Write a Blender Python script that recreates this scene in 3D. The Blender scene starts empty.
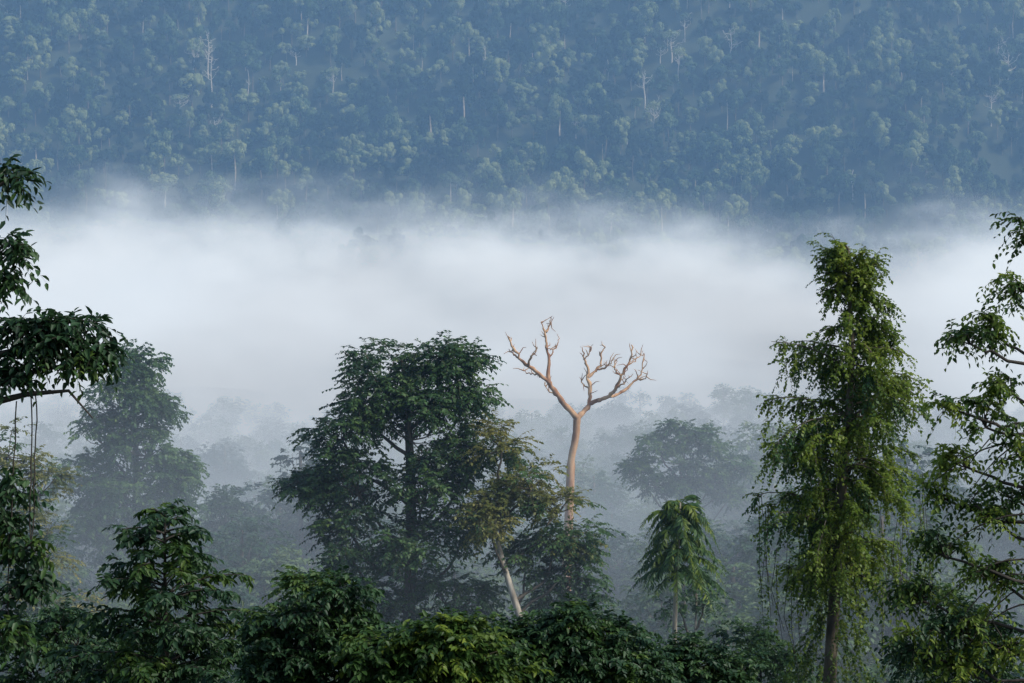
import bpy, math, numpy as np
from mathutils import Vector
rng = np.random.default_rng(7)
scene = bpy.context.scene
def nrm(a):
    return a/np.maximum(np.linalg.norm(a,axis=-1,keepdims=True),1e-9)

# ------------------------------------------------------------ materials
def new_mat(name):
    m=bpy.data.materials.new(name); m.use_nodes=True
    nt=m.node_tree; nt.nodes.clear()
    out=nt.nodes.new('ShaderNodeOutputMaterial')
    return m,nt,out
def leaf_mat(name,c1,c2,c3,trans=0.3,noise_scale=0.5,objrand=False,rough=0.5,spec=0.3,ork=1.0):
    m,nt,out=new_mat(name); N=nt.nodes; L=nt.links
    at=N.new('ShaderNodeAttribute'); at.attribute_name='rnd'
    geo=N.new('ShaderNodeNewGeometry')
    nz=N.new('ShaderNodeTexNoise'); nz.inputs['Scale'].default_value=noise_scale; nz.inputs['Detail'].default_value=1
    L.new(geo.outputs['Position'],nz.inputs['Vector'])
    a=N.new('ShaderNodeMath'); a.operation='MULTIPLY_ADD'; a.inputs[1].default_value=0.45
    L.new(at.outputs['Fac'],a.inputs[0])
    b=N.new('ShaderNodeMath'); b.operation='MULTIPLY_ADD'; b.inputs[1].default_value=1.3; b.inputs[2].default_value=-0.4
    L.new(nz.outputs['Fac'],b.inputs[0]); L.new(b.outputs[0],a.inputs[2])
    src=a
    if objrand:
        oi=N.new('ShaderNodeObjectInfo')
        c=N.new('ShaderNodeMath'); c.operation='MULTIPLY_ADD'; c.inputs[1].default_value=ork
        d=N.new('ShaderNodeMath'); d.operation='ADD'; d.inputs[1].default_value=-0.5*ork
        L.new(a.outputs[0],d.inputs[0]); L.new(oi.outputs['Random'],c.inputs[0]); L.new(d.outputs[0],c.inputs[2]); src=c
    r=N.new('ShaderNodeValToRGB'); cr=r.color_ramp
    cr.elements[0].position=0.1; cr.elements[0].color=(*c1,1)
    cr.elements[1].position=0.95; cr.elements[1].color=(*c3,1)
    e=cr.elements.new(0.5); e.color=(*c2,1)
    L.new(src.outputs[0],r.inputs['Fac'])
    p=N.new('ShaderNodeBsdfPrincipled'); p.inputs['Roughness'].default_value=rough
    p.inputs['Specular IOR Level'].default_value=spec
    L.new(r.outputs['Color'],p.inputs['Base Color'])
    t=N.new('ShaderNodeBsdfTranslucent')
    hs=N.new('ShaderNodeHueSaturation'); hs.inputs['Hue'].default_value=0.49; hs.inputs['Value'].default_value=1.4
    L.new(r.outputs['Color'],hs.inputs['Color']); L.new(hs.outputs['Color'],t.inputs['Color'])
    mx=N.new('ShaderNodeMixShader'); mx.inputs[0].default_value=trans
    L.new(p.outputs[0],mx.inputs[1]); L.new(t.outputs[0],mx.inputs[2]); L.new(mx.outputs[0],out.inputs['Surface'])
    return m
def bark_mat(name,c1,c2,scale=3.0):
    m,nt,out=new_mat(name); N=nt.nodes; L=nt.links
    geo=N.new('ShaderNodeTexCoord')
    mp=N.new('ShaderNodeMapping'); mp.inputs['Scale'].default_value=(1,1,0.3)
    L.new(geo.outputs['Object'],mp.inputs['Vector'])
    nz=N.new('ShaderNodeTexNoise'); nz.inputs['Scale'].default_value=scale; nz.inputs['Detail'].default_value=6
    L.new(mp.outputs[0],nz.inputs['Vector'])
    r=N.new('ShaderNodeValToRGB'); r.color_ramp.elements[0].position=0.35; r.color_ramp.elements[1].position=0.68
    r.color_ramp.elements[0].color=(*c1,1); r.color_ramp.elements[1].color=(*c2,1)
    L.new(nz.outputs['Fac'],r.inputs['Fac'])
    p=N.new('ShaderNodeBsdfPrincipled'); p.inputs['Roughness'].default_value=0.85
    L.new(r.outputs['Color'],p.inputs['Base Color'])
    bp=N.new('ShaderNodeBump'); bp.inputs['Strength'].default_value=0.6; bp.inputs['Distance'].default_value=0.05
    L.new(nz.outputs['Fac'],bp.inputs['Height']); L.new(bp.outputs[0],p.inputs['Normal'])
    L.new(p.outputs[0],out.inputs['Surface'])
    return m
M={}
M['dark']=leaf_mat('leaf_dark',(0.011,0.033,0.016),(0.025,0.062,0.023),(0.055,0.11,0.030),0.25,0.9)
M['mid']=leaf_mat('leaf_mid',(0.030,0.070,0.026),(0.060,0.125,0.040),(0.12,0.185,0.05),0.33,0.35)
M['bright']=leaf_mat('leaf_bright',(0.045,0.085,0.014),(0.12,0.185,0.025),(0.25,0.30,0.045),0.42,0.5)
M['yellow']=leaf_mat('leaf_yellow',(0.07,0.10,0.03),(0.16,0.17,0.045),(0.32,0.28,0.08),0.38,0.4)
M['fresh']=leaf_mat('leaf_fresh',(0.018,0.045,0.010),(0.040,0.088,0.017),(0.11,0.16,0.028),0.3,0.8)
M['far']=leaf_mat('leaf_far',(0.006,0.017,0.009),(0.040,0.080,0.034),(0.19,0.235,0.115),0.12,0.03,True,.75,.1,1.15)
M['valley']=leaf_mat('leaf_valley',(0.016,0.044,0.024),(0.038,0.088,0.038),(0.10,0.15,0.055),0.25,0.08,True)
M['bark']=bark_mat('bark',(0.05,0.04,0.03),(0.16,0.13,0.09))
M['darkbark']=bark_mat('dark_bark',(0.015,0.012,0.009),(0.05,0.04,0.03))
M['pale']=bark_mat('pale_bark',(0.20,0.17,0.13),(0.46,0.41,0.33))
M['white']=bark_mat('bleached_wood',(0.28,0.26,0.23),(0.56,0.54,0.50))
M['dead']=bark_mat('dead_wood',(0.24,0.11,0.055),(0.60,0.39,0.23),1.6)

# ------------------------------------------------------------ mesh builder
class Builder:
    def __init__(s): s.v=[];s.f=[];s.m=[];s.r=[];s.n=0;s.mats=[]
    def mi(s,k):
        if k not in s.mats: s.mats.append(k)
        return s.mats.index(k)
    def add(s,v,f,mk,r=None):
        s.v.append(v); s.f.append(f+s.n); s.n+=len(v)
        s.m.append(np.full(len(f),s.mi(mk),np.int32))
        s.r.append(np.full(len(f),0.5,np.float32) if r is None else r.astype(np.float32))
    def tube(s,path,rad,mk='bark',sides=6,wob=0.0):
        path=np.asarray(path,float); rad=np.asarray(rad,float); n=len(path)
        t=nrm(np.gradient(path,axis=0))
        ref=np.array([0.31,0.95,0.1]) if abs(t[0][1])<0.9 else np.array([1.,0,0.])
        a=nrm(np.cross(t,ref)); b=np.cross(t,a)
        ang=np.linspace(0,2*np.pi,sides,endpoint=False)
        rr=rad[:,None]*(1+wob*rng.standard_normal((n,sides)))
        v=path[:,None]+rr[...,None]*(np.cos(ang)[None,:,None]*a[:,None]+np.sin(ang)[None,:,None]*b[:,None])
        i=np.arange(n-1)[:,None]*sides; j=np.arange(sides)[None]; k=(j+1)%sides
        f=np.stack([i+j,i+k,i+sides+k,i+sides+j],-1).reshape(-1,4)
        s.add(v.reshape(-1,3),f,mk)
    def leaves(s,pos,d,up,size,wid=0.28,mk='mid',hexa=False):
        n=len(pos)
        if n==0: return
        d=nrm(d); side=nrm(np.cross(d,up)); nn=np.cross(side,d)
        L=size[:,None]; w=L*wid
        if not hexa:
            v=np.stack([pos,pos+d*L*.45+side*w+nn*w*.25,pos+d*L-nn*L*.12,pos+d*L*.45-side*w+nn*w*.25],1)
            f=np.arange(n)[:,None]*4+np.arange(4)[None]
            s.add(v.reshape(-1,3),f,mk,rng.random(n))
        else:
            v=np.stack([pos,pos+d*L*.3+side*w*.95+nn*w*.3,pos+d*L*.7+side*w*.7+nn*w*.15-nn*L*.05,pos+d*L-nn*L*.18,
                        pos+d*L*.7-side*w*.7+nn*w*.15-nn*L*.05,pos+d*L*.3-side*w*.95+nn*w*.3],1)
            i=np.arange(n)[:,None]*6
            f=np.concatenate([i+np.array([[0,1,2,3]]),i+np.array([[0,3,4,5]])],1).reshape(-1,4)
            s.add(v.reshape(-1,3),f,mk,np.repeat(rng.random(n),2))
    def sprays(s,S,D,Ln,k,size,droop=0.3,mk='mid',wid=0.28,twig=0,hexa=False,twigmk='bark',whorl=0.0,spread=0.8):
        n=len(S); D=nrm(D)
        t=np.linspace(0.12,1,k)[None,:]+rng.uniform(-.04,.04,(n,k))
        Lk=Ln[:,None,None]; T=t[...,None]
        z=np.array([0,0,1.])
        P=S[:,None]+D[:,None]*Lk*T-z*droop*Lk*T**2
        tan=nrm(D[:,None]-z*2*droop*T)
        side=nrm(np.cross(tan,z+0.001))
        if whorl>0: side=nrm(side+rng.normal(0,whorl,(n,k,3)))
        sg=np.where(np.arange(k)%2==0,1,-1)[None,:,None]
        ld=tan*0.55+side*sg*spread-z*0.25+rng.normal(0,.22,(n,k,3))
        up=z+rng.normal(0,.38,(n,k,3))
        sz=size*rng.uniform(.65,1.25,(n,k))
        s.leaves(P.reshape(-1,3),ld.reshape(-1,3),up.reshape(-1,3),sz.reshape(-1),wid,mk,hexa)
        if twig>0:
            tt=np.array([0,.5,1.])
            for i in range(n):
                p=S[i]+D[i]*Ln[i]*tt[:,None]-z*droop*Ln[i]*(tt**2)[:,None]
                s.tube(p,[twig,twig*.7,twig*.3],twigmk,3)
    def build(s,name,loc=(0,0,0),link=True,parent=None):
        v=np.concatenate(s.v).astype(np.float32)-np.array(loc,np.float32); f=np.concatenate(s.f).astype(np.int32)
        me=bpy.data.meshes.new(name); me.vertices.add(len(v)); me.vertices.foreach_set('co',v.ravel())
        me.loops.add(f.size); me.loops.foreach_set('vertex_index',f.ravel())
        me.polygons.add(len(f)); me.polygons.foreach_set('loop_start',np.arange(0,f.size,4,dtype=np.int32))
        for k in s.mats: me.materials.append(M[k])
        me.polygons.foreach_set('material_index',np.concatenate(s.m))
        a=me.attributes.new('rnd','FLOAT','FACE'); a.data.foreach_set('value',np.concatenate(s.r))
        me.update(calc_edges=True)
        o=bpy.data.objects.new(name,me); o.location=loc
        if link: scene.collection.objects.link(o)
        return o

def rdir(n,upbias=0.0):
    d=rng.normal(0,1,(n,3)); d[:,2]+=upbias; return nrm(d)
def interp_path(path,zs):
    path=np.asarray(path,float)
    return np.stack([np.interp(zs,path[:,2],path[:,i]) for i in range(3)],-1)
def limb(b,a,c,r0,r1,mk,sag=0.25,sides=5,seg=6,jit=0.06):
    a=np.asarray(a,float); c=np.asarray(c,float); d=np.linalg.norm(c-a)
    t=np.linspace(0,1,seg)[:,None]
    mid=(a+c)/2+np.array([0,0,-sag*d*0.5]); mid[:2]+= (c-a)[:2]*0.12
    p=(1-t)**2*a+2*t*(1-t)*mid+t**2*c
    p[1:-1]+=rng.normal(0,jit*d*.4,(seg-2,3))
    b.tube(p,np.linspace(r0,r1,seg),mk,sides)
    return p
def resample(path,rad,n):
    path=np.asarray(path,float); s=np.linspace(0,len(path)-1,n); i=np.arange(len(path))
    p=np.stack([np.interp(s,i,path[:,k]) for k in range(3)],-1); r=np.interp(s,i,rad)
    for _ in range(2):
        q=p.copy(); q[1:-1]=.25*p[:-2]+.5*p[1:-1]+.25*p[2:]; p=q
    return p,r
def crown(b,trunk,lobes,nsub,subr,nspray,k,leaf,spl,mk='mid',mk2=None,twig=0,droop=.3,bark='bark',hexa=False,wid=.28,flat=0.6,limbr=.12,whorl=0.0,inner=0.35,limbs=True):
    trunk=np.asarray(trunk,float)
    for lo in lobes:
        c=np.array(lo[:3]); R=np.array(lo[3:6]); ns=nsub if len(lo)<7 else int(nsub*lo[6])
        hub=c-np.array([0,0,R[2]*.35])
        if limbs:
            hd=np.hypot(*(trunk[:,:2].mean(0)-c[:2])); za=np.clip(hub[2]-hd*.8-1,trunk[0,2],trunk[-1,2])
            a=interp_path(trunk,np.array([za]))[0]
            limb(b,a,hub,limbr*1.6,limbr*.8,bark)
        d=rdir(ns,0.35); cs=c+d*R*rng.uniform(.45,.98,(ns,1))
        for q in cs:
            if limbs: limb(b,hub+(q-hub)*.02,q,limbr*.6,limbr*.2,bark,sides=4,seg=5)
            r=subr*rng.uniform(.6,1.35)
            n=max(4,int(nspray*(r/subr)**2))
            e=rdir(n,.35); st=q+e*np.array([1,1,flat])*r*rng.uniform(inner,.75,(n,1))
            out=e*np.array([1,1,.45])+nrm(q-c)*.35+rng.normal(0,.15,(n,3))
            m=mk if (mk2 is None or rng.random()<.7) else mk2
            b.sprays(st,out,spl*rng.uniform(.6,1.4,n),k,leaf,droop,m,wid,twig,hexa,bark,whorl)

# ------------------------------------------------------------ terrain
GY=[-200,0,20,65,100,150,300,700,1120,1200,1500,1900,2600]
GZ=[39,38,31.5,15,4,-4,-12,-15,-12,10,250,520,640]
def vnoise(x,y,seed,scale):
    r=np.random.default_rng(seed); g=r.random((64,64))
    u=x/scale+1000; v=y/scale+1000; i=np.floor(u).astype(int); j=np.floor(v).astype(int)
    fu=u-i; fv=v-j; fu=fu*fu*(3-2*fu); fv=fv*fv*(3-2*fv)
    a=g[i%64,j%64]; bb=g[(i+1)%64,j%64]; c=g[i%64,(j+1)%64]; d=g[(i+1)%64,(j+1)%64]
    return (a*(1-fu)+bb*fu)*(1-fv)+(c*(1-fu)+d*fu)*fv
def ground_z(x,y):
    x=np.asarray(x,float); y=np.asarray(y,float)
    k=np.clip((y-900)/250,0,1)
    yy=y+((vnoise(x,y,3,140)-.5)*90+(vnoise(x,y,13,50)-.5)*34)*k
    z=np.interp(yy,GY,GZ)
    z=z+(vnoise(x,y,5,45)-.5)*np.interp(y,[0,60,200,1100,1300],[0,2,5,6,22])
    z=z+(vnoise(x,y,9,300)-.5)*np.interp(y,[1100,1400],[0,60])
    return z
def ground():
    xs=np.concatenate([np.linspace(-1800,-400,30),np.linspace(-380,380,90),np.linspace(400,1800,30)])
    ys=np.concatenate([np.linspace(-200,300,100),np.linspace(310,1100,50),np.linspace(1110,1700,90),np.linspace(1720,2600,30)])
    X,Y=np.meshgrid(xs,ys); Z=ground_z(X,Y)
    nx,ny=len(xs),len(ys)
    v=np.stack([X,Y,Z],-1).reshape(-1,3)
    i=np.arange(ny-1)[:,None]*nx+np.arange(nx-1)[None]
    f=np.stack([i,i+1,i+nx+1,i+nx],-1).reshape(-1,4)
    m,nt,out=new_mat('forest_floor'); N=nt.nodes; L=nt.links
    g=N.new('ShaderNodeNewGeometry'); nz=N.new('ShaderNodeTexNoise'); nz.inputs['Scale'].default_value=.3; nz.inputs['Detail'].default_value=8
    L.new(g.outputs['Position'],nz.inputs['Vector'])
    r=N.new('ShaderNodeValToRGB'); r.color_ramp.elements[0].color=(.008,.016,.008,1); r.color_ramp.elements[1].color=(.03,.045,.02,1)
    L.new(nz.outputs['Fac'],r.inputs['Fac']); p=N.new('ShaderNodeBsdfPrincipled'); p.inputs['Roughness'].default_value=.95
    L.new(r.outputs['Color'],p.inputs['Base Color']); L.new(p.outputs[0],out.inputs['Surface'])
    M['ground']=m
    b=Builder(); b.add(v,f,'ground'); b.build('ground')
ground()

# ------------------------------------------------------------ instanced forests
def scatter(name,protos,pts,rot,scl,idx):
    col=bpy.data.collections.new(name+'_kinds')
    for o in protos: col.objects.link(o)
    me=bpy.data.meshes.new(name); me.vertices.add(len(pts)); me.vertices.foreach_set('co',np.asarray(pts,np.float32).ravel())
    for nme,ty,dat in (('rz','FLOAT',rot),('idx','INT',idx)):
        a=me.attributes.new(nme,ty,'POINT'); a.data.foreach_set('value',np.asarray(dat,np.int32 if ty=='INT' else np.float32))
    a=me.attributes.new('scl','FLOAT_VECTOR','POINT'); a.data.foreach_set('vector',np.asarray(scl,np.float32).ravel())
    o=bpy.data.objects.new(name,me); scene.collection.objects.link(o)
    ng=bpy.data.node_groups.new(name,'GeometryNodeTree')
    ng.interface.new_socket('Geometry',in_out='INPUT',socket_type='NodeSocketGeometry')
    ng.interface.new_socket('Geometry',in_out='OUTPUT',socket_type='NodeSocketGeometry')
    N=ng.nodes; L=ng.links
    gi=N.new('NodeGroupInput'); go=N.new('NodeGroupOutput'); ip=N.new('GeometryNodeInstanceOnPoints')
    ci=N.new('GeometryNodeCollectionInfo'); ci.inputs['Collection'].default_value=col
    ci.inputs['Separate Children'].default_value=True; ci.inputs['Reset Children'].default_value=True
    def na(n,t):
        x=N.new('GeometryNodeInputNamedAttribute'); x.data_type=t; x.inputs['Name'].default_value=n
        return [q for q in x.outputs if q.enabled and q.name=='Attribute'][0]
    cx=N.new('ShaderNodeCombineXYZ'); L.new(na('rz','FLOAT'),cx.inputs['Z'])
    er=N.new('FunctionNodeEulerToRotation'); L.new(cx.outputs[0],er.inputs[0])
    L.new(gi.outputs[0],ip.inputs['Points']); L.new(ci.outputs[0],ip.inputs['Instance'])
    ip.inputs['Pick Instance'].default_value=True
    L.new(na('idx','INT'),ip.inputs['Instance Index']); L.new(er.outputs[0],ip.inputs['Rotation']); L.new(na('scl','FLOAT_VECTOR'),ip.inputs['Scale'])
    L.new(ip.outputs[0],go.inputs[0])
    md=o.modifiers.new('forest','NODES'); md.node_group=ng
    return o
def far_proto(i,kind):
    b=Builder()
    if kind in('snag','dead','pole'):
        h=rng.uniform(13,20)
        p,r=resample([(0,0,-3),(1.1,0,h*.35),(-.6,.2,h*.65),(.9,0,h)],[.40,.36,.27,.09],9); b.tube(p,r,'white',5)
        for j in range(3 if kind=='pole' else 10):
            z=h*rng.uniform(.5,.95); a=rng.uniform(0,6.28); l=rng.uniform(2.5,6.0)*(.4 if kind=='pole' else 1)
            s0=interp_path(p,np.array([z]))[0]; e=s0+np.array([math.cos(a)*l,math.sin(a)*l,l*rng.uniform(.3,1.1)])
            q=limb(b,s0,e,.15,.06,'white',sides=4,jit=.14)
            for _ in range(2):
                s1=q[rng.integers(2,5)]; b.tube([s1,s1+rdir(1,.8)[0]*l*.4],[.08,.04],'white',4)
        if kind=='snag':
            c=np.array([0,0,h*.97]); n=300
            e=rdir(n,.2); b.leaves(c+e*np.array([5,5,2.4])*rng.uniform(.4,1,(n,1)),rng.normal(0,1,(n,3)),e+rng.normal(0,.4,(n,3)),rng.uniform(.6,1.1,n),.4,'far')
    else:
        tall=kind=='tall'
        H=rng.uniform(12,16) if tall else rng.uniform(7,12)
        R=rng.uniform(4.6,6.4) if tall else rng.uniform(4.4,7.8); V=R*rng.uniform(.7,1.1)
        b.tube([(0,0,-3),(.6,.3,H*.5),(0,0,H)],[.42,.36,.25],'pale' if tall else 'bark',5)
        ns=rng.integers(12,19)
        for j in range(ns):
            d=rdir(1,.7)[0]; q=np.array([0,0,H])+d*np.array([R,R,V])*rng.uniform(.4,1.0); r=rng.uniform(1.2,2.6)
            n=int(58*r**1.5)
            e=rdir(n,.5); pos=q+e*r*rng.uniform(.68,1.08,(n,1))*np.array([1,1,.8])
            ax=np.cross(e,rng.normal(0,1,(n,3)))
            b.leaves(pos,ax,e+rng.normal(0,.2,(n,3)),rng.uniform(.5,1.1,n),.42,'far')
    return b.build('far_%02d'%i,link=False)
fp=[far_proto(i,k) for i,k in enumerate(['r']*12+['tall']*3+['snag','dead','snag','pole','snag'])]
def grid_points(x0,x1,y0,y1,step,jit=.45):
    X,Y=np.meshgrid(np.arange(x0,x1,step),np.arange(y0,y1,step))
    X=X.ravel()+rng.uniform(-jit,jit,X.size)*step; Y=Y.ravel()+rng.uniform(-jit,jit,Y.size)*step
    return X,Y
X,Y=grid_points(-520,520,1155,1620,8.0)
Z=ground_z(X,Y); n=len(X)
cl=vnoise(X,Y,21,60)
sel=rng.random(n); idx=rng.integers(0,12,n); idx=np.where(sel>.94,rng.integers(12,15,n),idx); dd=rng.random(n)<.060*np.clip((cl-.42)*4,.15,1.8)
idx=np.where(dd,rng.integers(15,20,n),idx)
s=rng.uniform(.45,1.0,n)*np.where(rng.random(n)>.85,1.4,1); s=np.where(dd,rng.uniform(.6,1.15,n),s)
scatter('mountain_forest',fp,np.stack([X,Y,Z-1],-1),rng.uniform(0,6.28,n),np.stack([s,s,s*rng.uniform(.85,1.6,n)],-1),idx)

def valley_proto(i):
    b=Builder(); H=rng.uniform(12,16)
    tr=[(0,0,-3),(rng.uniform(-.4,.4),0,H*.5),(0,0,H+2)]
    p,r=resample(tr,[.4,.3,.12],7); b.tube(p,r,'bark',6)
    R=rng.uniform(3.2,4.6); lobes=[(0,0,H,R*.8,R*.8,R*.7)]
    for j in range(6):
        a=rng.uniform(0,6.28); lobes.append((math.cos(a)*R*.6,math.sin(a)*R*.6,H-rng.uniform(0,7),R*.65,R*.65,R*.55))
    crown(b,p,lobes,11,1.0,11,11,.40,1.0,'valley',limbr=.08)
    return b.build('valley_%02d'%i,link=False)
vp=[valley_proto(i) for i in range(7)]
X,Y=grid_points(-170,170,152,520,7.5); Z=ground_z(X,Y)
keep=(rng.random(len(X))<.93)&~((abs(X-4.8)<8)&(Y<206)&(Y>182)); X,Y,Z=X[keep],Y[keep],Z[keep]; n=len(X)
s=rng.uniform(.6,1.0,n)*np.interp(Y,[150,210,300,420],[1.0,1.05,.95,.75])
vpts=np.stack([X,Y,Z],-1)
hand=[(32.4,300,1.45),(38.5,310,1.3),(28,290,1.15),(-58,300,1.2),(8,235,.95),(14,222,1.0),(20,215,1.0),(-24,250,1.1),
      (7.5,178,.98),(12,170,1.1),(17,186,1.18),(20,168,1.1),(24,196,1.3),(3,212,1.0),(14,158,.95),(29,205,1.35),(34,220,1.3),(26,170,1.2),
      (-19,196,1.15),(-23,206,1.1),(-21,240,1.3),(-28,185,.95),(-44,190,1.3),(-40,205,1.2),(-16,168,1.0)]
hp=np.array([(a,b_,float(ground_z(a,b_))) for a,b_,c in hand]); hs=np.array([c for *_,c in hand])
X2,Y2=grid_points(-46,46,112,150,6.5); k2=~((X2>-14)&(X2<7)); X2,Y2=X2[k2],Y2[k2]; s2=rng.uniform(.7,1.0,len(X2)); 
vpts=np.concatenate([vpts,hp,np.stack([X2,Y2,ground_z(X2,Y2)-2.5],-1)]); s=np.concatenate([s,hs,s2]); n=len(s)
scatter('valley_forest',vp,vpts,rng.uniform(0,6.28,n),np.stack([s,s,s*rng.uniform(.9,1.1,n)],-1),rng.integers(0,7,n))

def gz(x,y): return float(ground_z(x,y))
# ------------------------------------------------------------ central broadleaf tree
def central():
    bx,by=-5.6,140; g=gz(bx,by)
    b=Builder()
    p,r=resample([(bx-1,by,g-1),(bx-.6,by,g+10),(bx-.2,by,22),(bx-.4,by+.3,27),(bx-.8,by,31)],[.55,.45,.32,.22,.08],18)
    b.tube(p,r,'bark',9,.04)
    lobes=[(-7.6,140,29.9,2.2,2.4,1.8,1.1),(-4.4,140,30.6,2.1,2.2,1.1),(-9.8,139.5,26.8,1.9,2.4,1.8),(-5.8,138.5,27,2.8,2.4,2.2,1.2),(-3.0,140,30.4,1.3,1.5,.8,.6),(-8.6,139.5,28.6,1.2,1.5,1.2,.6),
           (-11.3,140,23.4,1.6,2.2,1.1),(-2.9,140,28.2,1.7,2,1.4),(-8.8,138.8,23.8,2.6,2.4,1.9,1.2),(-5,138.4,23.4,2.5,2.4,2.1,1.1),(-2.3,140,25,2,2,1.6),
           (-9.4,139,20.3,2.2,2.4,1.7),(-5.8,138,19.8,2.9,2.6,1.8,1.3),(-2.4,139,21.4,2.3,2.2,1.7,1.2),(-7.6,139,16.4,3.0,2.4,2.0,1.3),(-3.4,139,17,2.8,2.4,1.9,1.2),(-10,140,17.4,1.7,2,1.4)]
    crown(b,p,lobes,17,.8,17,13,.27,.95,'mid','dark',twig=.012,droop=.35,limbr=.08)
    b.build('broadleaf_tree',(bx,by,g))
    bx,by=2.2,136; g=gz(bx,by); b=Builder()
    p,r=resample([(3.0,136.2,g-1),(1.7,136,11),(.75,135.4,15.7),(-.45,135.8,19.4),(-1.0,137,21.4),(-1.0,137.8,23)],[.30,.26,.22,.17,.10,.05],18); b.tube(p,r,'pale',8,.04)
    lobes=[(-.6,137.5,26.2,1.7,1.6,1.1,.9),(1.1,137,24.0,1.7,1.8,1.1,1.1),(2.6,137,22.6,1.6,1.8,.9),(-.6,137,23,1.8,1.8,1.2,1.2),(3.6,137,20.6,1.2,1.5,.8,.7),(-1.2,135,22.0,1.3,1,1.1,1.2)]
    crown(b,p,lobes,12,.7,13,11,.24,.85,'yellow','mid',twig=.012,droop=.3,bark='bark',limbr=.06)
    lobes=[(3.0,137,21,1.8,1.8,1.0),(3.6,137,19.0,1.5,1.8,1.1),(4.1,137.5,17.2,1.1,1.3,1.2),(2.4,138,17.4,1.5,1.6,1.3),(0.8,138,19.8,1.6,1.5,1.1)]
    crown(b,p,lobes,12,.75,14,13,.25,.9,'mid','dark',twig=.012,droop=.4,limbr=.06)
    b.build('leaning_tree',(bx,by,g))
central()

# ------------------------------------------------------------ dead tree
def dead():
    U=.0827; ox,oy,oz=4.8,200,17.0
    g=gz(ox,oy); b=Builder()
    def W(l,yo=0): return [(ox+a*U,oy+yo+c*U,oz+h*U) for a,h,c in l]
    tr=[(ox-.8,oy,g-1),(ox-.5,oy,g+10)]+W([(0,0,0),(1,20,0),(6,42,0),(7,62,0)])
    p,r=resample(tr,[.6,.48,.36,.31,.29,.30],22); b.tube(p,r,'dead',9,.07)
    B=[
     ([(7,60,0),(-4,72,-4),(-13,84,-6),(-21,95,-10),(-31,106,-14),(-42,113,-16),(-52,122,-18),(-58,134,-18),(-62,143,-20)],.27,.06),
     ([(-21,95,-10),(-22,108,-4),(-20,122,0),(-24,136,2),(-24,146,3),(-29,156,3)],.17,.05),
     ([(-24,146,3),(-20,153,5),(-19,161,5)],.09,.04),
     ([(-42,113,-16),(-40,122,-22),(-36,126,-24),(-33,133,-25)],.12,.04),
     ([(-31,106,-14),(-40,104,-10),(-46,108,-8)],.09,.03),
     ([(-52,122,-18),(-57,124,-15),(-61,130,-14)],.08,.03),
     ([(-20,122,0),(-14,130,4),(-12,138,6)],.08,.03),
     ([(-13,84,-6),(-20,86,-2),(-24,92,0)],.08,.03),
     ([(7,60,0),(14,66,4),(21,74,8),(21,88,10),(18,98,12),(19,108,14),(14,118,14),(13,126,14)],.25,.05),
     ([(19,100,12),(28,108,16),(33,116,18),(31,124,18),(36,130,18)],.13,.04),
     ([(14,118,14),(20,124,12),(22,130,12)],.07,.03),
     ([(28,108,16),(38,110,12),(44,118,10)],.1,.04),
     ([(21,74,8),(30,78,2),(40,82,-2),(47,92,-6),(50,104,-8),(58,114,-8),(62,124,-8),(61,134,-8)],.2,.05),
     ([(40,82,-2),(50,84,6),(60,92,10),(68,98,12),(74,106,14),(75,124,14)],.14,.04),
     ([(68,98,12),(74,98,10),(78,104,8)],.07,.03),
     ([(50,104,-8),(44,110,-14),(44,119,-16)],.09,.03),
     ([(58,114,-8),(66,118,-4),(70,124,-2),(72,122,0)],.07,.03),
     ([(47,92,-6),(54,96,-12),(58,104,-14)],.08,.03),
     ([(21,88,10),(14,92,14),(10,100,16)],.08,.03)]
    for pts,a,c in B:
        w=W(pts); n=len(w)*3
        p,r=resample(w,np.linspace(a,c,len(w)),n); r[1:-1]*=rng.uniform(.8,1.22,n-2); p[1:-1]+=rng.normal(0,.05,(n-2,3)); b.tube(p,r,'dead',7,.07)
        for j in range(len(w)//2+3):
            k=rng.integers(n//3,n); s0=p[k]; l=rng.uniform(.4,1.1); e=s0+rdir(1,.8)[0]*l*np.array([1,.6,1])
            b.tube([s0,(s0+e)/2+rng.normal(0,.1,3),e],[.05,.035,.018],'dead',4)
    b.build('dead_tree',(ox,oy,g))
dead()

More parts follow.
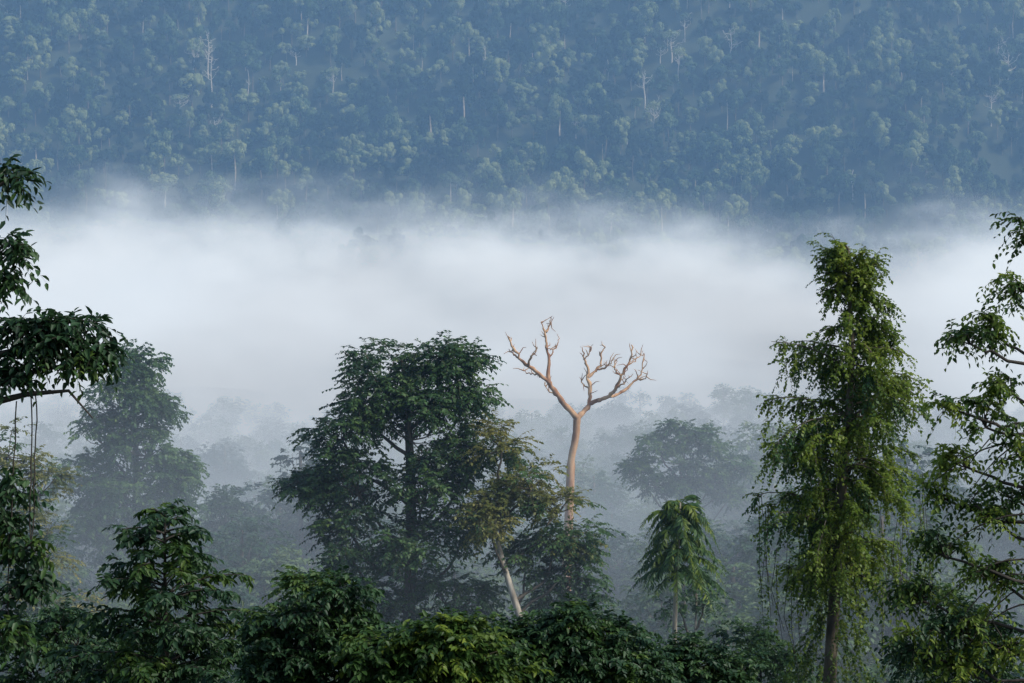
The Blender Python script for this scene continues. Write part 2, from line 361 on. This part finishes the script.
# ------------------------------------------------------------ left hazy trees
def left_mid():
    bx,by=-34.3,220; g=gz(bx,by); b=Builder()
    p,r=resample([(bx,by,g-1),(bx+.2,by,g+14),(bx,by,24)],[.7,.5,.1],12); b.tube(p,r,'bark',8)
    lobes=[(-34.2,220,25,1.9,1.8,2,1),(-35.2,219,22,3.2,3,2.4),(-32.4,219,21,2.4,2.6,2.2),(-36.9,219,18.6,3,3,2.4),(-33,218,17.8,3.2,3,2.6),(-30.8,219,15.4,2.8,3,2.2),
       (-38,219,14.6,3,3,2.6),(-34.4,217.5,13.6,3.4,3,2.6),(-37,218,10.4,3.4,3,2.6),(-31.2,218,11.6,2.8,3,2.4),(-34.2,218,8.6,3.4,3,2.6)]
    crown(b,p,lobes,22,1.0,17,12,.38,1.0,'mid',None,droop=.4,limbr=.10); b.build('broadleaf_tree.001',(bx,by,g))
    bx,by=-26,225; g=gz(bx,by); b=Builder()
    p,r=resample([(bx,by,g-1),(bx,by,4),(bx,by,11)],[.4,.3,.1],8); b.tube(p,r,'bark',7)
    crown(b,p,[(-26.6,225,10.4,2.6,2.6,2.6),(-25.4,225,7.6,2.8,3,2.8),(-27.6,224,7,3.2,3,3),(-24.4,225,4,2.6,3,2.4),(-27,224,3,3,3,3)],24,.8,16,12,.3,.8,'dark',None,limbr=.07,flat=.8)
    b.build('broadleaf_tree.002',(bx,by,g))
    bx,by=-36,160; g=gz(bx,by); b=Builder()
    p,r=resample([(bx,by,g-1),(bx,by,6),(bx+.5,by,20)],[.4,.3,.1],8); b.tube(p,r,'pale',7)
    crown(b,p,[(-33.4,160,23.6,2.2,2.2,1.6),(-31.4,160,21,2.2,2.2,1.6),(-34,160,19.4,2.6,2.4,1.8),(-30.8,160,17,2.4,2.4,1.8),(-33,160,14.5,2.8,2.4,2),(-29.5,160,13,2.2,2.2,1.6)],13,.85,13,12,.28,.95,'yellow','mid',limbr=.08)
    b.build('yellow_leaved_tree',(bx,by,g))
left_mid()
def umbrella():
    bx,by=18.2,260; g=gz(bx,by); b=Builder()
    p,r=resample([(bx+.6,by,g-1),(bx+.2,by,2),(bx,by,10)],[.42,.30,.16],10); b.tube(p,r,'bark',8)
    lobes=[(18.6,260,15.0,2.8,3,1.4),(15.6,260,13.6,2.4,3,1.3),(21.2,260,13.8,2.6,3,1.5),(13.2,260,11.2,1.9,2.6,.9),(24,260,11.4,1.9,2.4,1.2),(18.0,259,12.2,3.0,3,1.4),(15.6,259,9.8,2.2,2.6,1.1),(21.6,259,10.2,2.6,2.6,1.4),(18.6,259,9.2,2.4,2.4,1.1),(23.2,259,8.2,1.6,2,.9)]
    crown(b,p,lobes,16,.85,14,12,.36,.95,'mid','dark',limbr=.08,flat=.5); b.build('umbrella_tree',(bx,by,g))
umbrella()
# ------------------------------------------------------------ palm
def palm(name,bx,by,ztop):
    g=gz(bx,by); b=Builder()
    p,r=resample([(bx-.5,by,g-1),(bx-.3,by,ztop-6),(bx,by,ztop)],[.2,.13,.05],14); b.tube(p,r,'pale',7)
    for zt,w,nf,rise,dr in ((ztop-.5,1.2,16,1.1,.9),(ztop-1.0,1.9,18,.8,.9),(ztop-1.7,2.1,14,.6,.85),(ztop-2.6,2.4,16,.5,.6),(ztop-3.4,2.9,18,.4,.6)):
        for i in range(nf):
            a=i*6.283/nf+rng.uniform(-.3,.3); l=w*rng.uniform(.65,1.15)
            s0=interp_path(p,np.array([zt+rng.uniform(-.35,.35)]))[0]; D=np.array([math.cos(a),math.sin(a),rise*rng.uniform(.6,1.3)])
            drr=dr*rng.uniform(.7,1.25)
            f=lambda u: s0+D*l*u-np.array([0,0,1.])*l*(drr+rise*.6)*u**2.2
            tt=np.linspace(0,1,9)[:,None]; q=f(tt); b.tube(q,np.linspace(.03,.008,9),'fresh',4)
            k=30; u=np.linspace(.15,1,k)[:,None]; Q=f(u); tan=nrm(np.gradient(Q,axis=0)); sd=nrm(np.cross(tan,np.array([0,0,1.])))
            for sg in (-1,1):
                dd=sd*sg*.8+tan*.6-np.array([0,0,.5])+rng.normal(0,.25,(k,3))
                b.leaves(Q,dd,np.cross(dd,tan)*sg+rng.normal(0,.25,(k,3)),.52*np.sin(np.linspace(.6,2.9,k))*rng.uniform(.6,1.2,k),.12,'bright' if rng.random()<.45 else 'mid')
    b.build(name,(bx,by,g))
palm('palm_tree',8.35,120,25.0)
def slim(bx,by,ztop):
    g=gz(bx,by); b=Builder()
    p,r=resample([(bx+.3,by,g-1),(bx,by,ztop-6),(bx+.2,by,ztop)],[.13,.10,.04],14); b.tube(p,r,'pale',7)
    crown(b,p,[(bx,by,ztop,.9,.9,.6),(bx+.6,by,ztop-1.2,.9,.9,.5),(bx-.7,by,ztop-1.6,.8,.8,.5)],6,.5,9,10,.22,.6,'mid','dark',limbr=.05); b.build('slender_tree',(bx,by,g))
slim(9.6,128,20.0)
# ------------------------------------------------------------ vine-covered tree
def vine_tree():
    bx,by=14.0,100; g=gz(bx,by); b=Builder()
    p,r=resample([(bx-1.4,by,g-1),(bx-1.1,by,12),(bx-.9,by,20),(bx-.3,by,29),(bx+.1,by,33),(bx-.1,by,38)],[.45,.36,.28,.2,.14,.05],24); b.tube(p,r,'bark',8)
    prof_z=[38.5,38,37.2,36.3,35,33.2,31.2,29,27,25.5,24]; prof_w=[.4,1.0,1.5,1.4,2.5,3.5,4.1,4.3,4.0,3.0,1.6]
    nb=130
    for i in range(nb):
        t=i/nb; z=38.4-t*13.6; a=rng.uniform(0,6.28)
        w=np.interp(-z,[-q for q in prof_z],prof_w)*rng.uniform(.45,1.1)
        s0=interp_path(p,np.array([z-w*.25]))[0]; D=np.array([math.cos(a),math.sin(a)*.8,rng.uniform(.3,.8)])
        tt=np.linspace(0,1,7)[:,None]; dr=rng.uniform(.3,.75)
        f=lambda u: s0+D*w*u-np.array([0,0,1.])*w*dr*u**2
        b.tube(f(tt),np.linspace(.05,.012,7),'bark',4)
        k=int(4+w*3.8); ti=rng.uniform(.2,1,k)[:,None]; Q=f(ti)
        dd=np.array([0,0,-1.])*.7+D*np.array([1,1,0])*.35+rng.normal(0,.3,(k,3))
        b.sprays(Q,dd,rng.uniform(.4,1.9,k)*(.4+.14*w),19,.17,.3,'bright' if rng.random()<.8 else 'mid',.34,.008,whorl=.6)
        dd=D*np.array([1,1,.4])+rng.normal(0,.4,(k,3)); b.sprays(Q,dd,rng.uniform(.4,.8,k),10,.17,.5,'bright',.32,.006)
    for i in range(40):
        a=rng.uniform(0,6.28); s0=interp_path(p,np.array([rng.uniform(35.6,37.6)]))[0]; D=np.array([math.cos(a)*.9,math.sin(a)*.7,rng.uniform(.4,1.0)])
        Q=s0+D*np.linspace(.3,1.3,5)[:,None]; b.tube(np.vstack([s0[None],Q]),np.linspace(.03,.01,6),'bark',3)
        b.sprays(Q,D+rng.normal(0,.5,(5,3)),rng.uniform(.4,.8,5),11,.17,.5,'bright',.3,.006)
    n=640; z=rng.uniform(g+2,27,n); c=interp_path(p,z); a=rng.uniform(0,6.28,n); rad=np.interp(z,[0,12,16,20,23,27],[2.2,2.2,1.5,1.7,1.0,.9])*rng.uniform(.3,1,n)*(.6+.8*vnoise(np.cos(a)*2+5,z+np.sin(a)*2,41,1.7))
    S=c+np.stack([np.cos(a)*rad,np.sin(a)*rad,0*a],-1); D=np.stack([np.cos(a)*.5,np.sin(a)*.5,-.6+0*a],-1)+rng.normal(0,.25,(n,3))
    b.sprays(S[::2],D[::2],rng.uniform(.5,1.5,len(S[::2])),20,.17,.35,'fresh',.32,.008,whorl=.6)
    b.sprays(S[1::2],D[1::2],rng.uniform(.5,1.5,len(S[1::2])),20,.17,.35,'bright',.32,.008,whorl=.6)
    n=220; z=rng.uniform(26,37,n); c=interp_path(p,z); D=rdir(n,-.3); b.sprays(c+D*.15,D,rng.uniform(.4,1.0,n),12,.17,.5,'fresh',.32,.006,whorl=.6)
    for i in range(40):
        x=bx+rng.uniform(-3.8,3.8); y=by+rng.uniform(-2,2); z0=rng.uniform(24.5,29); l=rng.uniform(2,6)
        q=np.array([[x,y,z0],[x+rng.normal(0,.15),y,z0-l*.5],[x+rng.normal(0,.3),y,z0-l]]); b.tube(q,[.015,.015,.01],'darkbark',3)
        b.sprays(q[:1],np.array([[0,0,-1.]]),np.array([l]),int(l*9),.15,.02,'bright',.32,0,whorl=.8)
    b.build('vine_covered_tree',(bx,by,g))
vine_tree()
# ------------------------------------------------------------ foreground small tree
def fg_tree():
    bx,by=-10.05,70; g=gz(bx,by); b=Builder()
    p,r=resample([(bx,by,g-.5),(bx+.1,by,22),(bx,by,27),(bx,by,31)],[.2,.15,.09,.02],14); b.tube(p,r,'darkbark',7)
    zz=[31.4,30.7,30.1,29.4,28.8,28.2,27.2,26,24.8]; ww=[.3,1.5,.9,2.2,1.6,3.0,3.0,3.2,2.8]
    for i in range(120):
        t=(i/120)**.8; z=31.3-t*7.6; w=np.interp(-z,[-q for q in zz],ww)*rng.uniform(.6,1.15); a=i*2.4+rng.uniform(-.4,.4)
        s0=interp_path(p,np.array([z-w*.35]))[0]; D=np.array([math.cos(a),math.sin(a),.5])
        f=lambda u: s0+D*w*u-np.array([0,0,1.])*w*.33*u**2
        tt=np.linspace(0,1,6)[:,None]; b.tube(f(tt),np.linspace(.035,.01,6),'darkbark',4)
        k=int(5+w*4); ti=np.linspace(.3,1,k)[:,None]; Q=f(ti)
        dd=D*np.array([1,1,.3])*.6+rng.normal(0,.6,(k,3))*np.array([1,1,.4])
        b.sprays(Q,dd,rng.uniform(.35,.75,k),11,.24,.4,'dark' if rng.random()<.8 else 'fresh',.24,.007,True,'darkbark')
    b.build('understory_tree',(bx,by,g))
fg_tree()
# ------------------------------------------------------------ foreground shrubs
def shrubs():
    def one(name,bx,by,lobes,mk,mk2,leaf=.18,ns=14,**kw):
        g=gz(bx,by); b=Builder(); top=max(l[2] for l in lobes)
        p,r=resample([(bx,by,g-.5),(bx,by,(g+top)/2),(bx,by,top)],[.2,.14,.04],10); b.tube(p,r,'darkbark',6)
        crown(b,p,lobes,ns,.5,17,12,leaf,.55,mk,mk2,twig=.007,limbr=.05,hexa=True,bark='darkbark',**kw); b.build(name,(bx,by,g))
    one('forest_shrub',-5.4,65,[(-4.9,65,29.2,1.0,1.1,.7),(-5.9,65,28.2,1.2,1.1,.8),(-4.1,65,28.0,1.0,1.1,.7),(-4.9,65,27.2,1.6,1.2,.9),(-6.4,65,27,.9,1,.7)],'dark','fresh')
    one('forest_shrub.001',-2.2,63,[(-3.1,63,28.0,1.0,1,.5),(-2.0,63,28.4,.8,1,.5),(-1.0,63,28.3,.9,1,.5),(-2.4,63,27.3,1.3,1.2,.7),(-.8,63,27.4,1.2,1.2,.7)],'fresh','bright',.21)
    one('forest_shrub.002',1.6,66,[(.6,66,27.8,.9,1,.6),(1.9,66,28.3,.9,1,.7),(2.7,66,27.7,.9,1,.6),(1.6,66,27.1,1.6,1.2,.8),(3.4,66,27.1,.8,1,.6),(-.2,66,27.4,1.0,1,.7)],'dark','fresh')
    one('forest_shrub.003',-14.5,80,[(-14.5,80,25.5,1.6,1.5,1),(-16,80,25,1.4,1.4,1),(-13,80,24.5,1.5,1.4,1),(-15,80,23.6,2.4,1.4,1)],'dark','mid')
    one('forest_shrub.004',-8,90,[(-8,90,25,1.4,1.4,1.2),(-9.4,90,23.5,1.5,1.4,1.2),(-6.8,90,23.8,1.4,1.4,1.3),(-8,90,22.3,2,1.4,1.3)],'mid','dark')
    one('forest_shrub.005',4.6,100,[(4.6,100,21.6,1.3,1.3,1.2),(3.4,100,20.6,1.4,1.4,1.2),(5.6,100,20,1.3,1.4,1.2),(4.5,100,19.4,2,1.4,1.1)],'mid','dark')
    one('forest_shrub.006',10.8,105,[(10.4,105,20.6,1.2,1.4,1),(11.6,105,19.6,1.4,1.4,1.2),(9.8,105,18.6,1.3,1.4,1.1)],'mid','dark')
    one('forest_shrub.007',17.6,96,[(17.3,96,23.6,1.2,1.4,1),(18.6,96,22.6,1.4,1.4,1.1),(16.6,96,21.6,1.4,1.4,1.1),(18,96,21,2,1.4,1)],'dark','fresh')
    one('forest_shrub.008',-11.5,62,[(-12.4,62,26.6,1.0,1,.7),(-11.2,62,26.2,1.2,1,.7),(-9.4,62,26,1.3,1,.7),(-7.8,62,26.3,1.2,1,.7)],'dark','fresh')
    one('forest_shrub.009',6.5,75,[(5.4,75,25.6,1.2,1,.7),(6.8,75,25.0,1.2,1,.7)],'dark','mid')
shrubs()
# ------------------------------------------------------------ left near tree
def near_left():
    bx,by=-8.9,35; g=gz(bx,by); b=Builder()
    p,r=resample([(bx-.1,by,g-1),(bx,by,34),(bx+.1,by,38),(bx-.1,by,43)],[.3,.25,.2,.1],16); b.tube(p,r,'darkbark',9,.04)
    def cl(x,z,rx,rz,ns,y=35,n=9):
        c=np.array([x,y,z]); a=interp_path(p,np.array([z-.5]))[0]; limb(b,a,c-np.array([.1,0,rz*.5]),.06,.03,'darkbark',sag=.1,seg=8)
        for q in c+rdir(ns,.3)*np.array([rx,rx,rz])*rng.uniform(.3,1.0,(ns,1)):
            limb(b,c-np.array([.1,0,rz*.5]),q,.02,.008,'darkbark',sides=4,seg=5)
            e=rdir(n,.1); b.sprays(np.repeat(q[None],n,0),e*np.array([1,1,.6])+np.array([.25,0,-.05]),rng.uniform(.25,.5,n),7,.155,.5,'dark' if rng.random()<.85 else 'fresh',.24,.005,True,'darkbark',whorl=.4)
    cl(-6.5,38.15,.5,.45,14); cl(-7.1,38.05,.45,.45,10); cl(-6.2,37.75,.42,.22,7); cl(-7.3,37.45,.25,.25,5)
    cl(-7.25,40.35,.22,.2,4); cl(-7.35,39.35,.25,.25,4); cl(-7.1,35.0,.3,.25,4); cl(-7.0,34.4,.35,.25,5); cl(-7.3,33.8,.35,.35,6); cl(-7.4,35.9,.22,.25,4); cl(-7.4,38.8,.2,.2,3); cl(-7.35,35.4,.25,.25,4)
    b.tube([(-8.9,35,36.6),(-7.8,35,37.0),(-7.0,34.9,37.2),(-6.4,34.9,37.25),(-6.05,34.9,36.85)],[.09,.06,.04,.025,.01],'darkbark',6)
    for x,z0,z1 in ((-6.95,37.2,34.9),(-6.88,37.2,35.1),(-7.15,37.1,34.0)):
        n=12; z=np.linspace(z0,z1,n); q=np.stack([x+np.cumsum(rng.normal(0,.012,n)),34.9+0*z,z],-1); b.tube(q,np.full(n,.011),'darkbark',4)
        S=q[6:]; b.sprays(S,rdir(len(S),-.8),np.full(len(S),.25),5,.12,.3,'dark',.26,0,True)
    b.build('overhanging_tree',(bx,by,g))
near_left()
# ------------------------------------------------------------ right near tree
def near_right():
    bx,by=11.6,50; g=gz(bx,by); b=Builder()
    p,r=resample([(bx+.3,by,g-1),(bx,by,30),(bx-.1,by,36),(bx+.1,by,42)],[.3,.24,.18,.08],16); b.tube(p,r,'bark',9,.04)
    def cl(x,z,rx,rz,ns,y=50,n=8,mk='fresh'):
        c=np.array([x,y+rng.uniform(-.8,.8),z]); a=interp_path(p,np.array([z-.8]))[0]; limb(b,a,c-np.array([-.1,0,rz*.5]),.05,.025,'darkbark',sag=.1,seg=8)
        for q in c+rdir(ns,.3)*np.array([rx,rx,rz])*rng.uniform(.3,1,(ns,1)):
            limb(b,c-np.array([-.1,0,rz*.5]),q,.02,.008,'darkbark',sides=4,seg=5)
            e=rdir(n,.1); b.sprays(np.repeat(q[None],n,0),e*np.array([1,1,.6])+np.array([-.25,0,-.1]),rng.uniform(.3,.7,n),9,.13,.5,mk if rng.random()<.5 else 'bright',.28,.006,True,'darkbark',whorl=.4)
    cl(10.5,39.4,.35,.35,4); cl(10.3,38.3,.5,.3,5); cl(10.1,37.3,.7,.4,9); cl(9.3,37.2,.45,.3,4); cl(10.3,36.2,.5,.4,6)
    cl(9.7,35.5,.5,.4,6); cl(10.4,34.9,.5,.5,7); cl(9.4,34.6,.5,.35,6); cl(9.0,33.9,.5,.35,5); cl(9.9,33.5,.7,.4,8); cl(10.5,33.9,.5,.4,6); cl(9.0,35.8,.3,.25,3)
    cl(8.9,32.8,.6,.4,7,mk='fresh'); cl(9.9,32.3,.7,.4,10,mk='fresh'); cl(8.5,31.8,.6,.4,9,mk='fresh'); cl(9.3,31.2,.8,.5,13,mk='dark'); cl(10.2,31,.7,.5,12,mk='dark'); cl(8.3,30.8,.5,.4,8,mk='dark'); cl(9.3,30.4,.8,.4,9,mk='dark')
    for i in range(9):
        z=rng.uniform(31,36); x=rng.uniform(8.6,9.6); a=interp_path(p,np.array([z]))[0]
        t=np.linspace(0,1,9)[:,None]; q=a*(1-t)+np.array([x,50,z-.6])*t+np.array([0,0,1.])*rng.uniform(.4,1)*np.sin(t*3.0); b.tube(q,np.linspace(.03,.008,9),'darkbark',4)
    b.build('broadleaf_tree.003',(bx,by,g))
near_right()

# ------------------------------------------------------------ mist
def box(name,x0,x1,y0,y1,z0,z1,mat):
    v=[(x,y,z) for z in (z0,z1) for y in (y0,y1) for x in (x0,x1)]
    f=[(0,2,3,1),(4,5,7,6),(0,1,5,4),(2,6,7,3),(0,4,6,2),(1,3,7,5)]
    me=bpy.data.meshes.new(name); me.from_pydata(v,[],f); me.materials.append(mat)
    o=bpy.data.objects.new(name,me); scene.collection.objects.link(o); return o
m,nt,out=new_mat('blue_haze'); sc=nt.nodes.new('ShaderNodeVolumeScatter'); sc.inputs['Color'].default_value=(.32,.60,1,1); sc.inputs['Density'].default_value=.00036; sc.inputs['Anisotropy'].default_value=0
em=nt.nodes.new('ShaderNodeEmission'); em.inputs['Color'].default_value=(.22,.48,1,1); em.inputs['Strength'].default_value=.00036*.20  # added blue glow inside the haze, in place of multiply scattered light
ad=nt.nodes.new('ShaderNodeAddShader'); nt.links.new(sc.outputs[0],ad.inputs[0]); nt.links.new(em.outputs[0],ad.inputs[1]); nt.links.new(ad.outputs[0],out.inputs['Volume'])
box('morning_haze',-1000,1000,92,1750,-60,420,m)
m,nt,out=new_mat('fog'); N=nt.nodes; L=nt.links
def math_(op,a,b=None,c=None,clamp=False):
    n=N.new('ShaderNodeMath'); n.operation=op; n.use_clamp=clamp
    for i,x in enumerate((a,b,c)):
        if x is None: continue
        if isinstance(x,(int,float)): n.inputs[i].default_value=x
        else: L.new(x,n.inputs[i])
    return n.outputs[0]
def mr(x,a,b,c,d,smooth=True):
    n=N.new('ShaderNodeMapRange'); n.interpolation_type='SMOOTHSTEP' if smooth else 'LINEAR'
    L.new(x,n.inputs['Value']); n.inputs['From Min'].default_value=a; n.inputs['From Max'].default_value=b; n.inputs['To Min'].default_value=c; n.inputs['To Max'].default_value=d
    return n.outputs[0]
g=N.new('ShaderNodeNewGeometry'); sx=N.new('ShaderNodeSeparateXYZ'); L.new(g.outputs['Position'],sx.inputs[0])
mp=N.new('ShaderNodeMapping'); mp.inputs['Scale'].default_value=(1,.5,2.0); L.new(g.outputs['Position'],mp.inputs['Vector'])
nz=N.new('ShaderNodeTexNoise'); nz.inputs['Scale'].default_value=.011; nz.inputs['Detail'].default_value=4; nz.inputs['Roughness'].default_value=.7; L.new(mp.outputs[0],nz.inputs['Vector'])
top=math_('ADD',math_('MULTIPLY',math_('SUBTRACT',nz.outputs['Fac'],.5),mr(sx.outputs['Y'],200,900,45,120)),mr(sx.outputs['Y'],180,1000,12,16))
top=math_('ADD',top,mr(sx.outputs['X'],-160,240,2,-6))
h=math_('SUBTRACT',sx.outputs['Z'],top)
hz=math_('POWER',mr(h,-28,38,1,0),2.4)
yy=mr(sx.outputs['Y'],165,460,.0038,.0115)
y0=mr(sx.outputs['Y'],92,165,.25,1)
dn=math_('MULTIPLY',math_('MULTIPLY',math_('MULTIPLY',hz,y0),yy),mr(nz.outputs['Fac'],.35,.65,.6,1.5))
sc=N.new('ShaderNodeVolumeScatter'); sc.inputs['Color'].default_value=(.88,.94,1,1); sc.inputs['Anisotropy'].default_value=.0
L.new(dn,sc.inputs['Density'])
em=N.new('ShaderNodeEmission'); em.inputs['Color'].default_value=(.62,.80,1,1)  # fog emits light of its own, standing in for multiple scattering
L.new(math_('MULTIPLY',dn,math_('ADD',mr(nz.outputs['Fac'],.40,.62,.05,.34),mr(sx.outputs['Z'],-10,26,-.02,.11))),em.inputs['Strength'])  # added glow varies with noise and height, painting brighter and dimmer mist
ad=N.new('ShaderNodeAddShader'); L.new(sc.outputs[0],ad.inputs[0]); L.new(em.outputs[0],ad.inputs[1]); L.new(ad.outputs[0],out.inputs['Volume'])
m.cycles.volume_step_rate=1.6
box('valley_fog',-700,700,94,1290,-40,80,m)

# ------------------------------------------------------------ light, sky, camera
el,az=math.radians(44),math.radians(112)   # azimuth clockwise from +Y
sd=Vector((math.sin(az)*math.cos(el),math.cos(az)*math.cos(el),math.sin(el)))
w=bpy.data.worlds.new('World'); scene.world=w; w.use_nodes=True; nt=w.node_tree; nt.nodes.clear()
o=nt.nodes.new('ShaderNodeOutputWorld'); bg=nt.nodes.new('ShaderNodeBackground'); sk=nt.nodes.new('ShaderNodeTexSky')
sk.sky_type='NISHITA'; sk.sun_disc=False; sk.sun_elevation=el; sk.sun_rotation=az; sk.air_density=1.3; sk.dust_density=1.2; sk.ozone_density=2
bg.inputs['Strength'].default_value=.15; nt.links.new(sk.outputs[0],bg.inputs[0]); nt.links.new(bg.outputs[0],o.inputs[0])
l=bpy.data.lights.new('sun','SUN'); l.energy=3.7; l.angle=math.radians(5); l.color=(1,.97,.91)
lo=bpy.data.objects.new('sun',l); lo.rotation_euler=sd.to_track_quat('Z','Y').to_euler(); scene.collection.objects.link(lo)
scene.view_settings.view_transform='Standard'; scene.view_settings.look='None'; scene.view_settings.exposure=0
c=bpy.data.cameras.new('camera'); c.lens=85; c.sensor_width=36; c.shift_y=-.138; c.clip_end=6000; c.clip_start=.1
co=bpy.data.objects.new('camera',c); co.location=(0,0,40); co.rotation_euler=(math.pi/2,0,0); scene.collection.objects.link(co); scene.camera=co
print('done')
